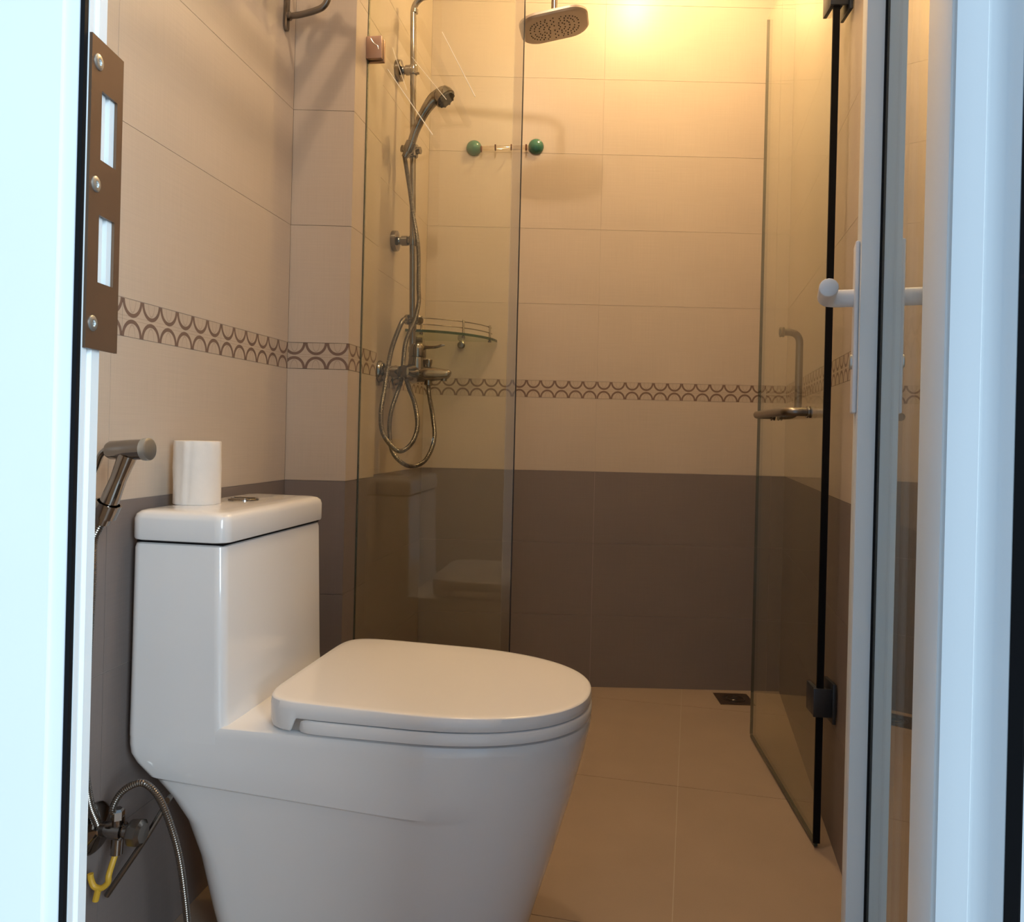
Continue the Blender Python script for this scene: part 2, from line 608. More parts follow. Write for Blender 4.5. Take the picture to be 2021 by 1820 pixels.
# ------------------------------------------------------------------ right jamb and the opened glazed door leaf
jr = thing('trim_2', 'bluish white door jamb on the hinge side with black gasket', 'door frame', (0.22, 0.34, 0), 0, kind='structure')
bm = bmesh.new()
prism(bm, [(0.1965, 0.3570), (0.2010, 0.3528), (0.2060, 0.3490), (0.2068, 0.3500), (0.2085, 0.3483), (0.2126, 0.3446), (0.2136, 0.3420), (0.2152, 0.3388), (0.2300, 0.3380), (0.2720, 0.3305)], 0, 2.12)
obj('frame_face', bm, M['alu'], jr, True)
bm = bmesh.new()
prism(bm, [(0.2154, 0.3384), (0.2188, 0.3335), (0.2320, 0.3330), (0.2300, 0.3376)], 0, 2.12)
obj('gasket', bm, M['rubber'], jr, True)
bm = bmesh.new()
prism(bm, [(0.2192, 0.3332), (0.2400, 0.3150), (0.3300, 0.29), (0.3300, 0.318), (0.2730, 0.3292), (0.2340, 0.3328)], 0, 2.12)
obj('outer_profile', bm, M['alu'], jr, True)

AL = math.atan2(0.9434, 0.3316)
leaf = thing('door_1', 'white framed glass entry door opened into the room, with white lever', 'door', (0.2031, 0.3738, 0.0), AL, kind='structure')
LW, LT = 0.560, 0.044
for nm, a, b in (('stile', 0.0, 0.070), ('stile', 0.500, 0.560)):
    bm = bmesh.new()
    bbox(bm, a, b, -LT, 0.0, 0.012, 2.08, 0.0012)
    obj(nm, bm, M['alu'], leaf)
for nm, a, b in (('rail', 0.012, 0.10), ('rail', 2.0, 2.08)):
    bm = bmesh.new()
    bbox(bm, 0.0702, 0.4998, -LT + 0.001, -0.001, a, b, 0.0012)
    obj(nm, bm, M['alu'], leaf)
bm = bmesh.new()
box(bm, 0.066, 0.504, -0.026, -0.020, 0.09, 2.01)
obj('glass_pane', bm, M['door_glass'], leaf)
for a in (0.4955, 0.0702):
    bm = bmesh.new()
    box(bm, a, a + 0.0043, -0.0199, -0.0178, 0.1, 2.0)
    obj('glazing_gasket', bm, M['rubber'], leaf)
bm = bmesh.new()
bbox(bm, 0.514, 0.546, 0.0001, 0.0048, 0.888, 1.076, 0.002, seg=3)
hp = obj('handle_plate', bm, M['plastic'], leaf, label='white lever handle plate')
bm = bmesh.new()
zl = 1.016
pts = [(0.532, 0.0046, zl), (0.532, 0.018, zl)] + bend((0.532, 0.018, zl), (0.532, 0.033, zl), (0.517, 0.033, zl), 6)[1:] + [(0.462, 0.033, zl)]
tube(bm, pts, 0.0098, 16, smooth=False)
lv = obj('lever', bm, M['plastic'], hp)
bm = bmesh.new()
lathe(bm, (0.462, 0.033, zl), (-1, 0, 0), [(0.0098, 0), (0.0092, 0.002), (0.007, 0.0035), (0.0001, 0.004)], 16, cap1=False)
bm2 = bm
obj('lever_tip', bm2, M['plastic'], hp)
bm = bmesh.new()
lathe(bm, (0.530, 0.0048, 0.945), (0, 1, 0), [(0.008, 0), (0.008, 0.002), (0.006, 0.003), (0.0001, 0.003)], 16)
obj('lock_cylinder', bm, M['zinc'], hp)

# ------------------------------------------------------------------ fixed shower screen
sc_a, sc_b = Vector((-0.3545, 1.836)), Vector((0.006, 1.784))
sd = (sc_b - sc_a)
SL = sd.length
scr = thing('shower_screen', 'fixed clear glass shower panel beside the tiled pier', 'shower screen', (sc_a.x, sc_a.y, 0.0), math.atan2(sd.y, sd.x))
bm = bmesh.new()
box(bm, 0.0, SL - 0.001, -0.004, 0.004, 0.004, 2.06)
obj('glass_panel', bm, M['glass'], scr)
bm = bmesh.new()
box(bm, SL - 0.0009, SL + 0.0012, -0.0042, 0.0042, 0.004, 2.06)
obj('glass_edge', bm, M['edge_dark'], scr, label='dark polished free edge of the panel')
bm = bmesh.new()
box(bm, SL - 0.0215, SL - 0.0012, -0.0056, -0.0042, 0.006, 2.058)
box(bm, SL - 0.0215, SL - 0.0012, 0.0042, 0.0056, 0.006, 2.058)
obj('edge_seal', bm, M['seal'], scr, label='clear plastic strip along the free edge')
bm = bmesh.new()
box(bm, -0.0040, -0.0001, -0.0045, 0.0045, 0.004, 2.06)
obj('wall_edge', bm, M['glass_edge'], scr, label='green tinted edge against the pier')
bm = bmesh.new()
bbox(bm, -0.0015, 0.036, -0.0150, -0.0045, 1.712, 1.764, 0.002)
bbox(bm, -0.0015, 0.036, 0.0045, 0.0150, 1.712, 1.764, 0.002)
clampo = obj('clamp', bm, M['clamp'], scr, label='square steel clamp holding glass to the pier')
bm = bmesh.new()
tube(bm, [(0.010, -0.0152, 1.757), (0.015, -0.0152, 1.749), (0.020, -0.0152, 1.744), (0.026, -0.0152, 1.740), (0.0285, -0.0152, 1.732)], 0.0010, 6)  # highlight on the steel, modelled as a bright raised line
obj('clamp_highlight', bm, M['zinc'], clampo, label='bright curved highlight on the clamp')
for (xa, za, xb, zb, r) in ((0.175, 1.770, 0.2555, 1.619, 0.00075), (0.048, 1.690, 0.1585, 1.5355, 0.0008), (0.058, 1.740, 0.095, 1.64, 0.0004), (0.105, 1.716, 0.189, 1.6146, 0.0005)):  # thin white rods stand for light streaks reflected in the pane
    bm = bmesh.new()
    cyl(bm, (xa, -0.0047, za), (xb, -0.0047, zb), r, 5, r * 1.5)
    obj('light_streak', bm, M['light_streak'], scr, label='fine white light streak on the glass')

# ------------------------------------------------------------------ hinged shower door, opened inwards
H0, H1 = Vector((0.660, 1.662)), Vector((0.7068, 2.267))
dd = H1 - H0
DW = dd.length
sdoor = thing('shower_door', 'hinged clear glass shower door swung open against the tiled wall', 'shower door', (H0.x, H0.y, 0.0), math.atan2(dd.y, dd.x))
bm = bmesh.new()
box(bm, 0.0006, DW - 0.0022, -0.004, 0.004, 0.012, 2.06)
obj('glass_panel', bm, M['glass'], sdoor)
bm = bmesh.new()
box(bm, DW - 0.002, DW, -0.004, 0.004, 0.012, 2.06)
obj('glass_edge', bm, M['glass_edge'], sdoor)
bm = bmesh.new()
box(bm, -0.0045, 0.0003, -0.0068, 0.0072, 0.012, 2.06)
obj('hinge_edge_seal', bm, M['rubber'], sdoor, label='black strip along the hinged edge')
bm = bmesh.new()
box(bm, 0.001, DW - 0.003, -0.0035, 0.0035, 0.004, 0.0115)
obj('bottom_seal', bm, M['glass_edge'], sdoor)
for zc in (0.308, 1.800):
    bm = bmesh.new()
    bbox(bm, -0.002, 0.050, 0.0042, 0.0130, zc - 0.030, zc + 0.030, 0.002)
    bbox(bm, -0.002, 0.050, -0.0130, -0.0070, zc - 0.030, zc + 0.030, 0.002)
    h = obj('hinge', bm, M['dark_metal'], sdoor, label='dark steel glass clamp hinge')
    bm = bmesh.new()
    bbox(bm, -0.010, -0.0030, -0.0225, 0.0150, zc - 0.030, zc + 0.030, 0.002)
    obj('hinge_arm', bm, M['dark_metal'], h)
    bm = bmesh.new()
    bbox(bm, -0.016, 0.045, -0.0295, -0.0225, zc - 0.042, zc + 0.042, 0.0015)
    obj('hinge_wall_plate', bm, M['dark_metal'], h)
# L-shaped handle: upright grip inside, towel bar outside
bm = bmesh.new()
xh, zt, zb, q = 0.412, 1.139, 0.920, 0.055
r = 0.0095
pts = [(xh, -0.004, zt), (xh, -q + 0.030, zt)] + bend((xh, -q + 0.030, zt), (xh, -q, zt), (xh, -q, zt - 0.030), 8)[1:] + \
      bend((xh, -q, zb + 0.030), (xh, -q, zb), (xh, -q + 0.030, zb), 8) + [(xh, -0.004, zb)]
tube(bm, pts, r, 16, smooth=False)
hg = obj('pull_handle', bm, M['chrome_dull'], sdoor, label='bent steel upright grip behind the glass')
bm = bmesh.new()
xn = 0.095
pts = [(xh, 0.0042, zb), (xh, q - 0.030, zb)] + bend((xh, q - 0.030, zb), (xh, q, zb), (xh - 0.030, q, zb), 8)[1:] + \
      bend((xn + 0.030, q, zb), (xn, q, zb), (xn, q - 0.030, zb), 8) + [(xn, 0.0042, zb)]
tube(bm, pts, r, 16, smooth=False)
tb = obj('towel_bar', bm, M['chrome_dull'], sdoor, label='horizontal steel towel bar in front of the glass')
for par, x, z, s in ((hg, xh, zt, -1), (hg, xh, zb, -1), (tb, xh, zb, 1), (tb, xn, zb, 1)):
    bm = bmesh.new()
    lathe(bm, (x, s * 0.0042, z), (0, s, 0), [(0.0135, 0), (0.0135, 0.003), (0.011, 0.0042), (0.011, 0.006), (0.0135, 0.0072), (0.0135, 0.010), (0.0098, 0.011)], 20)
    obj('collar', bm, M['chrome'], par)

# ------------------------------------------------------------------ toilet
TR = R(-9.65)
toilet = thing('toilet', 'white one-piece toilet with square tank and closed lid', 'toilet', (-0.5436, 1.376, 0.0), TR)


def sstep(a, b, x):
    t = min(max((x - a) / (b - a), 0), 1)
    return t * t * (3 - 2 * t)


def outline(xr_, xf, bw, xc, nr, nf=2.25, N=96, br=None):
    out = []
    for i in range(N):
        t = 2 * math.pi * (i + 0.5) / N
        c, s = math.cos(t), math.sin(t)
        if c >= 0:
            x = xc + (xf - xc) * abs(c) ** (2 / nf)
            y = bw * math.copysign(abs(s) ** (2 / nf), s)
        else:
            x = xc - (xc - xr_) * abs(c) ** (2 / nr)
            y = bw * math.copysign(abs(s) ** (2 / nr), s)
        if br is not None:
            wgt = sstep(0.30, 0.52, x)
            y *= br / bw * (1 - wgt) + wgt
        out.append((x, y))
    return out


def body_ring(xr_, xf, bf, br, rc, xc=0.40, nf=2.25):
    """D-shaped plan: rounded nose in front of xc, straight sides and rounded rear corners behind it"""
    pts = []
    for i in range(48):
        t = -math.pi / 2 + math.pi * (i + 0.5) / 48
        c, q_ = math.cos(t), math.sin(t)
        pts.append((xc + (xf - xc) * c ** (2 / nf), bf * math.copysign(abs(q_) ** (2 / nf), q_)))
    for i in range(12):
        pts.append((xc + (xr_ + rc - xc) * i / 12, bf))
    for i in range(9):
        a = R(90 + 90 * i / 8)
        pts.append((xr_ + rc + rc * math.cos(a), bf - rc + rc * math.sin(a)))
    for i in range(1, 7):
        pts.append((xr_, (bf - rc) * (1 - 2 * i / 7)))
    for i in range(9):
        a = R(180 + 90 * i / 8)
        pts.append((xr_ + rc + rc * math.cos(a), -bf + rc + rc * math.sin(a)))
    for i in range(1, 13):
        pts.append((xr_ + rc + (xc - xr_ - rc) * i / 13, -bf))
    out = []
    for x, y in pts:
        wgt = sstep(0.36, 0.60, x)
        out.append((x, y * (br / bf * (1 - wgt) + wgt)))
    return out


lev = [  # z, rear x, nose x, half width front, half width rear, rear squareness
    (0.000, 0.125, 0.580, 0.122, 0.122, 4), (0.012, 0.122, 0.583, 0.124, 0.124, 4), (0.10, 0.102, 0.607, 0.136, 0.134, 5), (0.19, 0.088, 0.635, 0.154, 0.148, 6),
    (0.25, 0.072, 0.652, 0.165, 0.158, 8), (0.29, 0.050, 0.664, 0.171, 0.164, 12), (0.314, 0.032, 0.670, 0.175, 0.1675, 16), (0.320, 0.028, 0.671, 0.176, 0.1690, 18),
    (0.3255, 0.024, 0.673, 0.1765, 0.1762, 20), (0.345, 0.009, 0.678, 0.179, 0.1805, 24), (0.358, 0.002, 0.681, 0.181, 0.1815, 26), (0.372, 0.0, 0.684, 0.183, 0.182, 26), (0.393, 0.0, 0.689, 0.1850, 0.182, 26),
    (0.403, 0.0, 0.6905, 0.1860, 0.182, 26), (0.4080, 0.002, 0.689, 0.1845, 0.180, 26), (0.4100, 0.006, 0.684, 0.180, 0.176, 26)]
bm = bmesh.new()
CREASE = {0.25: 0.015, 0.29: 0.04, 0.314: 0.055, 0.320: 0.055, 0.3255: 0.055, 0.345: 0.04, 0.358: 0.025, 0.372: 0.012}
rings(bm, [[(x, y, z - CREASE.get(z, 0) * min(max(x, 0), 0.5) * (1 - sstep(0.46, 0.64, x))) for x, y in body_ring(a, b_, wf, wr, max(0.016, 0.058 - 0.0016 * n_))] for z, a, b_, wf, wr, n_ in lev])
obj('bowl_body', bm, M['porcelain'], toilet, ang=30)
bm = bmesh.new()
rs = []
for z, fx, hw, ins in ((0.384, 0.162, 0.1822, 0), (0.412, 0.161, 0.1822, 0), (0.430, 0.159, 0.1819, 0), (0.50, 0.157, 0.1812, 0), (0.670, 0.152, 0.1800, 0), (0.676, 0.152, 0.1800, 0.002), (0.678, 0.152, 0.18, 0.006)):
    rs.append([(x, y, z) for x, y in rrect(-0.0003 + ins, fx - ins, -hw + ins, hw - ins, 0.016 - ins, 6)])
rings(bm, rs)
tank = obj('tank', bm, M['porcelain'], toilet)
bm = bmesh.new()
rs = []
for z, ins in ((0.6815, 0.004), (0.683, 0.001), (0.686, 0), (0.714, 0.0), (0.721, 0.002), (0.7255, 0.007), (0.7272, 0.014), (0.7282, 0.03)):
    rs.append([(x, y, z) for x, y in rrect(-0.002 + ins, 0.157 - ins, -0.1835 + ins, 0.1835 - ins, 0.020, 6)])
rings(bm, rs)
obj('tank_lid', bm, M['porcelain'], toilet)
bm = bmesh.new()
box(bm, 0.006, 0.148, -0.174, 0.174, 0.6780, 0.6815)  # black strip puts the shade of the lid gap into colour
obj('tank_gap', bm, M['rubber'], toilet, label='dark strip for the shadow gap under the tank lid')
bm = bmesh.new()
lathe(bm, (0.070, 0.028, 0.7280), (0, 0, 1), [(0.026, 0), (0.026, 0.002), (0.024, 0.0035), (0.0215, 0.0035), (0.0205, 0.001), (0.0001, 0.001)], 32)
fb = obj('flush_button', bm, M['chrome'], toilet, label='round chrome dual flush button')
for s in (-1, 1):
    bm = bmesh.new()
    pts = [(0.070 + 0.0195 * math.cos(R(a)), 0.028 + s * (0.0015 + 0.0180 * math.sin(R(a)))) for a in range(0, 181, 12)]
    prism(bm, pts, 0.7290, 0.7325 if s > 0 else 0.7318)
    obj('button_half', bm, M['chrome'], fb)
bm = bmesh.new()
box(bm, 0.075, 0.081, 0.118, 0.119, 0.7282, 0.7285)
obj('lid_mark', bm, M['mark'], toilet, label='tiny dark printed dash on the tank lid')


def zt_(x): return 0.010 * (1 - (x - 0.215) / 0.48)


def slab(bm, prof, xr_, xf, bw, nr, xc=0.43, tilt=True):
    rs = []
    for z, ins in prof:
        rs.append([(x, y, z + (zt_(x) * (z - 0.4125) / 0.03 * 0.6 if tilt else 0)) for x, y in outline(xr_ + ins, xf - ins, bw - ins, xc, nr)])
    rings(bm, rs)


bm = bmesh.new()
slab(bm, [(0.4125, 0.004), (0.4135, 0.001), (0.4165, 0), (0.4262, 0), (0.4284, 0.0015), (0.4294, 0.003)], 0.2665, 0.691, 0.186, 12)
obj('seat_ring', bm, M['seat'], toilet)
bm = bmesh.new()
rs = []
for z, ins in ((0.4306, 0.005), (0.4312, 0.0022), (0.4332, 0.0006), (0.4400, 0.0), (0.4480, 0.0012), (0.4492, 0.0024), (0.4498, 0.0050), (0.4502, 0.014), (0.4507, 0.06), (0.4510, 0.12)):
    r_ = []
    for x, y in outline(0.214 + ins, 0.690 - ins, 0.186 - ins, 0.43, 8, N=288):
        up = (z - 0.4306) / 0.0204                      # 0 at the lid's lower rim, 1 on top
        drop = (1 - sstep(0.262, 0.2745, x)) * 0.0175 * max(0.0, 1 - up * 3.0)
        r_.append((x, y, z + zt_(x) * (0.35 + 0.65 * up) - drop - (zt_(x) * 0.35 * (1 - sstep(0.262, 0.2745, x)) * max(0.0, 1 - up * 3.0))))
    rs.append(r_)
rings(bm, rs)
obj('seat_lid', bm, M['seat'], toilet)
for s in (-1, 1):
    bm = bmesh.new()
    bbox(bm, 0.235, 0.268, s * 0.075 - 0.02, s * 0.075 + 0.02, 0.4098, 0.4128, 0.001)
    obj('seat_hinge', bm, M['seat'], toilet)

# toilet roll standing on the tank
ro = thing('toilet_roll', 'part used white toilet roll standing upright on the tank lid', 'toilet roll', (-0.518, 1.306, 0.7284))
bm = bmesh.new()
N = 72
rs = []
prof = [(0.0365, 0.0), (0.0370, 0.002), (0.0371, 0.03), (0.0373, 0.06), (0.0371, 0.092), (0.0368, 0.101), (0.0360, 0.103), (0.020, 0.1025), (0.0195, 0.098)]
for k, (r_, z) in enumerate(prof):
    ring = []
    for i in range(N):
        a = 2 * math.pi * i / N
        d = 0.0
        if k < 7:
            d = 0.0007 * math.sin(5 * a + z * 30) + 0.0005 * math.sin(11 * a + z * 90)
            da = ((a - R(255) - z * 1.2 + math.pi) % (2 * math.pi)) - math.pi
            d += 0.0013 * math.exp(-(da / 0.10) ** 2) - 0.0012 * math.exp(-((da - 0.22) / 0.09) ** 2)
        ring.append(((r_ + d) * math.cos(a), (r_ + d) * math.sin(a), z))
    rs.append(ring)
rings(bm, rs, True, False)
obj('paper_wrap', bm, M['paper'], ro, ang=60)
bm = bmesh.new()
lathe(bm, (0, 0, 0.004), (0, 0, 1), [(0.0193, 0), (0.0193, 0.0975), (0.0178, 0.0975), (0.0178, 0.002), (0.0001, 0.002)], 28)
obj('cardboard_core', bm, M['card'], ro)

# ------------------------------------------------------------------ bidet spray in its wall holder
wn = Vector((1, -0.152, 0)).normalized()


def wall_pt(y, z, off): return Vector((xl(y), y, z)) + wn * off


hol = thing('sprayer_holder', 'small chrome wall holder cradling the hand bidet spray', 'holder', tuple(wall_pt(1.085, 0.735, 0)))
bm = bmesh.new()
lathe(bm, wall_pt(1.085, 0.735, 0.0005), wn, [(0.019, 0), (0.019, 0.003), (0.012, 0.007), (0.010, 0.028)], 24)
obj('wall_rosette', bm, M['chrome'], hol, True)
bm = bmesh.new()
HB, HT = Vector((-0.5525, 1.072, 0.727)), Vector((-0.5205, 1.066, 0.806))
ax = (HT - HB).normalized()
cen = HB + ax * 0.012
a_, b_ = frame(ax)
rs = []
for h_, r_ in ((-0.008, 0.0160), (0.012, 0.0172), (0.012, 0.0150), (-0.008, 0.0140)):
    rs.append([cen + ax * h_ + (a_ * math.cos(2 * math.pi * i / 24) + b_ * math.sin(2 * math.pi * i / 24)) * r_ for i in range(24)])
rings(bm, rs + [rs[0]], False, False)
bmesh.ops.remove_doubles(bm, verts=list(bm.verts), dist=1e-6)
obj('cup', bm, M['chrome'], hol, True)

sp_ = thing('bidet_sprayer', 'chrome hand bidet spray with trigger hanging beside the tank', 'bidet spray', tuple(HB))
bm = bmesh.new()
tube(bm, [HB - ax * 0.006, HB + ax * 0.02, HB + ax * 0.05, HB + ax * 0.095], 0.010, 20, radii=[0.0105, 0.0125, 0.0120, 0.0105, 0.0125])
obj('handle_grip', bm, M['chrome'], sp_, True)
HA, HZ = Vector((-0.5455, 1.070, 0.8205)), Vector((-0.4850, 1.060, 0.8235))
bm = bmesh.new()
lathe(bm, HA, HZ - HA, [(0.004, -0.003), (0.0105, 0), (0.0125, 0.004), (0.0135, 0.030), (0.0138, 0.052)], 24)
obj('spray_body', bm, M['chrome'], sp_, True)
bm = bmesh.new()
d_ = (HZ - HA).normalized()
lathe(bm, HZ - d_ * 0.0085, d_, [(0.0150, 0), (0.0154, 0.004), (0.0150, 0.0085), (0.0125, 0.0098), (0.0001, 0.0085)], 24)
obj('spray_nozzle', bm, M['zinc'], sp_, True)
bm = bmesh.new()
tube(bm, [HA + Vector((0.003, 0, 0.004)), HA + Vector((-0.010, 0.001, -0.006)), HA + Vector((-0.018, 0.003, -0.025)), HA + Vector((-0.028, 0.004, -0.052))], 0.004, 10, radii=[0.005, 0.0045, 0.004, 0.0028])
obj('trigger', bm, M['chrome'], sp_, True)
bm = bmesh.new()
hp0 = HB - ax * 0.006
tube(bm, [hp0, hp0 - ax * 0.03, (-0.566, 1.074, 0.64), (-0.578, 1.09, 0.52), (-0.585, 1.10, 0.40), (-0.584, 1.115, 0.325), (-0.578, 1.128, 0.285)], 0.0062, 12, ribs=0.14, rib_step=0.0016)
obj('hose', bm, M['chrome_dull'], sp_, True)

# ------------------------------------------------------------------ angle valve and toilet supply hose
VY, VZ = 1.150, 0.268
val = thing('angle_valve', 'chrome angle valve on the wall low beside the toilet', 'valve', tuple(wall_pt(VY, VZ, 0)))
bm = bmesh.new()
lathe(bm, wall_pt(VY, VZ, 0.0005), wn, [(0.036, 0), (0.036, 0.003), (0.031, 0.008), (0.012, 0.012), (0.010, 0.014)], 28)
obj('escutcheon', bm, M['chrome'], val, True)
bm = bmesh.new()
lathe(bm, wall_pt(VY, VZ, 0.012), wn, [(0.010, 0), (0.010, 0.018), (0.013, 0.019), (0.013, 0.036), (0.009, 0.037), (0.009, 0.046)], 18)
vb = wall_pt(VY, VZ, 0.040)
cyl(bm, vb, vb + Vector((0.002, -0.004, 0.024)), 0.0085)
cyl(bm, vb + Vector((0, 0, 0)), vb + Vector((0, -0.004, -0.032)), 0.0085)
obj('valve_body', bm, M['chrome'], val, True)
bm = bmesh.new()
kp = wall_pt(VY, VZ, 0.058)
lathe(bm, kp, wn, [(0.006, 0), (0.017, 0.002), (0.019, 0.006), (0.019, 0.018), (0.014, 0.022), (0.0001, 0.023)], 8)
obj('valve_knob', bm, M['chrome_dull'], val, True)
bm = bmesh.new()
yb = Vector((-0.569, 1.122, 0.205))
tube(bm, [yb + Vector(p) for p in ((0.013, 0.017, 0.033), (0.012, 0.008, 0.020), (0.012, 0, 0.010), (0.011, 0, 0.000), (0.002, 0, -0.008), (-0.008, 0, -0.006), (-0.013, 0, 0.004), (-0.014, 0, 0.012))], 0.0042, 10)
tube(bm, [yb + Vector((-0.002, 0, -0.008)), yb + Vector((-0.006, 0, -0.026))], 0.0045, 10, smooth=False)
obj('yellow_tag', bm, M['yellow'], val, True, label='yellow plastic loop hanging under the valve')

sh = thing('supply_hose', 'braided steel hose arching from the wall valve to the toilet base', 'hose', tuple(vb))
bm = bmesh.new()
tube(bm, [vb + Vector((0.001, -0.006, 0.026)), (-0.558, 1.130, 0.305), (-0.548, 1.130, 0.327), (-0.530, 1.130, 0.341), (-0.512, 1.130, 0.343), (-0.492, 1.130, 0.324), (-0.474, 1.131, 0.282), (-0.4615, 1.133, 0.235), (-0.4535, 1.135, 0.180), (-0.4490, 1.138, 0.130), (-0.4475, 1.142, 0.08), (-0.4460, 1.16, 0.035), (-0.435, 1.195, 0.020)], 0.0052, 12, ribs=0.13, rib_step=0.0016)
obj('braid', bm, M['chrome_dull'], sh, True)
bm = bmesh.new()
lathe(bm, vb + Vector((0.001, -0.005, 0.020)), (0.03, -0.05, 1), [(0.0095, 0), (0.0095, 0.012), (0.0065, 0.015)], 6)
obj('coupling_nut', bm, M['chrome'], sh, True)
ph = thing('drain_pipe', 'thin dark pipe slanting down behind the braided supply hose', 'pipe', (-0.494, 1.182, 0.296))
bm = bmesh.new()
tube(bm, [(-0.498, 1.172, 0.300), (-0.500, 1.182, 0.296), (-0.530, 1.168, 0.240), (-0.560, 1.160, 0.192), (-0.577, 1.158, 0.165)], 0.0042, 10)
obj('pipe_run', bm, M['chrome_dull'], ph, True)

# ------------------------------------------------------------------ towel rack high on the left wall
rk = thing('towel_rack', 'chrome towel rack mounted high on the wall above the toilet', 'towel rack', tuple(wall_pt(1.42, 1.75, 0)))
ends = (1.705, 1.10)
for y in ends:
    bm = bmesh.new()
    c0 = wall_pt(y, 0, 0.0)
    dw = Vector((0.152, 1, 0)).normalized()
    T = Matrix((Vector((wn.x, dw.x, 0, c0.x)), Vector((wn.y, dw.y, 0, c0.y)), Vector((0, 0, 1, 0)), Vector((0, 0, 0, 1))))
    t = bmesh.new()
    lo = [(0.010 * math.cos(R(a)), 1.722 + 0.010 * math.sin(R(a))) for a in range(180, 361, 20)]
    hi = [(0.010 * math.cos(R(a)), 1.90 + 0.010 * math.sin(R(a))) for a in range(0, 181, 20)]
    poly = lo + hi
    rings(t, [[(0.0006, p, q_) for p, q_ in poly], [(0.005, p, q_) for p, q_ in poly], [(0.007, p * 0.75, q_) for p, q_ in poly]])
    bmesh.ops.transform(t, matrix=T, verts=list(t.verts))
    me = bpy.data.meshes.new('t')
    t.to_mesh(me)
    bm.from_mesh(me)
    br = obj('wall_plate', bm, M['chrome_dull'], rk, True)
    bm = bmesh.new()
    arm = [wall_pt(y, 1.744, 0.006), wall_pt(y, 1.745, 0.030), wall_pt(y, 1.752, 0.066), wall_pt(y, 1.762, 0.088), wall_pt(y, 1.785, 0.098), wall_pt(y, 1.815, 0.100), wall_pt(y, 1.845, 0.108), wall_pt(y, 1.86, 0.135), wall_pt(y, 1.862, 0.22)]
    tube(bm, arm, 0.0065, 12)
    cyl(bm, wall_pt(y, 1.862, 0.006), wall_pt(y, 1.862, 0.225), 0.0055)
    lathe(bm, wall_pt(y, 1.744, 0.006), wn, [(0.0095, 0), (0.0095, 0.006), (0.0068, 0.009)], 16)
    obj('rack_arm', bm, M['chrome_dull'], br)
for off, z, r_ in ((0.095, 1.872, 0.012), (0.155, 1.872, 0.012), (0.214, 1.872, 0.013), (0.112, 1.800, 0.010)):
    bm = bmesh.new()
    cyl(bm, wall_pt(ends[0] + 0.005, z, off), wall_pt(ends[1] - 0.02, z, off), r_)
    obj('rail', bm, M['chrome_dull'], rk, True)

# ------------------------------------------------------------------ shower column
sn = Vector((1, -0.15, 0)).normalized()
sdv = Vector((0.15, 1, 0)).normalized()


def sw(y, z, off): return Vector((xs(y), y, z)) + sn * off


PIPE = 2.305
shw = thing('shower_column', 'chrome riser shower column with overhead rose and bath mixer', 'shower', tuple(sw(PIPE, 1.02, 0)))
pp = lambda z: Vector((-0.2965 - 0.0212 * (z - 1.09), PIPE, z))
bm = bmesh.new()
hd = Vector((0.0890, 2.205, 2.002))
top = pp(2.105)
arm = [pp(1.06), pp(1.60), pp(2.075)] + bend(pp(2.075), top, top + (hd - top).normalized() * 0.03 + Vector((0, 0, 0.02)), 6)[1:]
e1 = Vector((hd.x - 0.035, hd.y + 0.006, 2.128))
arm += bend(e1, Vector((hd.x, hd.y, 2.128)), Vector((hd.x, hd.y, 2.095)), 6) + [Vector((hd.x, hd.y, 2.020))]
tube(bm, arm, 0.0088, 16, smooth=False)
riser = obj('riser_pipe', bm, M['chrome'], shw, True)
for z in (1.085, 1.150):
    bm = bmesh.new()
    lathe(bm, pp(z), (0, 0, 1), [(0.0115, 0), (0.0120, 0.003), (0.0120, 0.016), (0.0092, 0.018)], 16)
    obj('pipe_collar', bm, M['chrome'], riser)
bm = bmesh.new()
lathe(bm, top + Vector((0.004, 0, -0.030)), (0.06, 0, 1), [(0.0105, 0), (0.0105, 0.010)], 16)
obj('elbow_ring', bm, M['chrome'], riser)
# overhead rose: rounded square plate, tilted
bm = bmesh.new()
rs = []
for z, ins in ((-0.012, 0.012), (-0.0105, 0.004), (-0.006, 0), (0.0, 0.0), (0.004, 0.006), (0.008, 0.03), (0.012, 0.06)):
    rs.append([(x, y, z) for x, y in rrect(-0.096 + ins, 0.096 - ins, -0.080 + ins, 0.080 - ins, 0.052 - ins * 0.5, 8)])
rings(bm, rs)
TH = Matrix.Translation(hd) @ Matrix.Rotation(R(-10), 4, 'Y') @ Matrix.Rotation(R(-8), 4, 'Z')
bmesh.ops.transform(bm, matrix=TH, verts=list(bm.verts))
rose = obj('rain_head', bm, M['head_face'], shw, True, label='rounded square overhead rose')
bm = bmesh.new()
for ring_n, k in ((8, 0.22), (14, 0.40), (20, 0.58), (26, 0.76), (32, 0.92)):
    for i in range(ring_n):
        a = 2 * math.pi * (i + 0.5 * (ring_n % 4) / 4) / ring_n
        x = 0.074 * k * math.copysign(abs(math.cos(a)) ** 0.7, math.cos(a))
        y = 0.060 * k * math.copysign(abs(math.sin(a)) ** 0.7, math.sin(a))
        lathe(bm, (x, y, -0.0118), (0, 0, -1), [(0.0019, 0), (0.0016, 0.0018), (0.0001, 0.0018)], 6, True, False)
bmesh.ops.transform(bm, matrix=TH, verts=list(bm.verts))
obj('spray_nozzles', bm, M['nozzle'], rose, kind='stuff')
bm = bmesh.new()
lathe(bm, hd + Vector((0, 0, 0.010)), (0, 0, 1), [(0.016, 0), (0.014, 0.008), (0.011, 0.014), (0.011, 0.026)], 18)
obj('swivel_nut', bm, M['chrome'], rose)
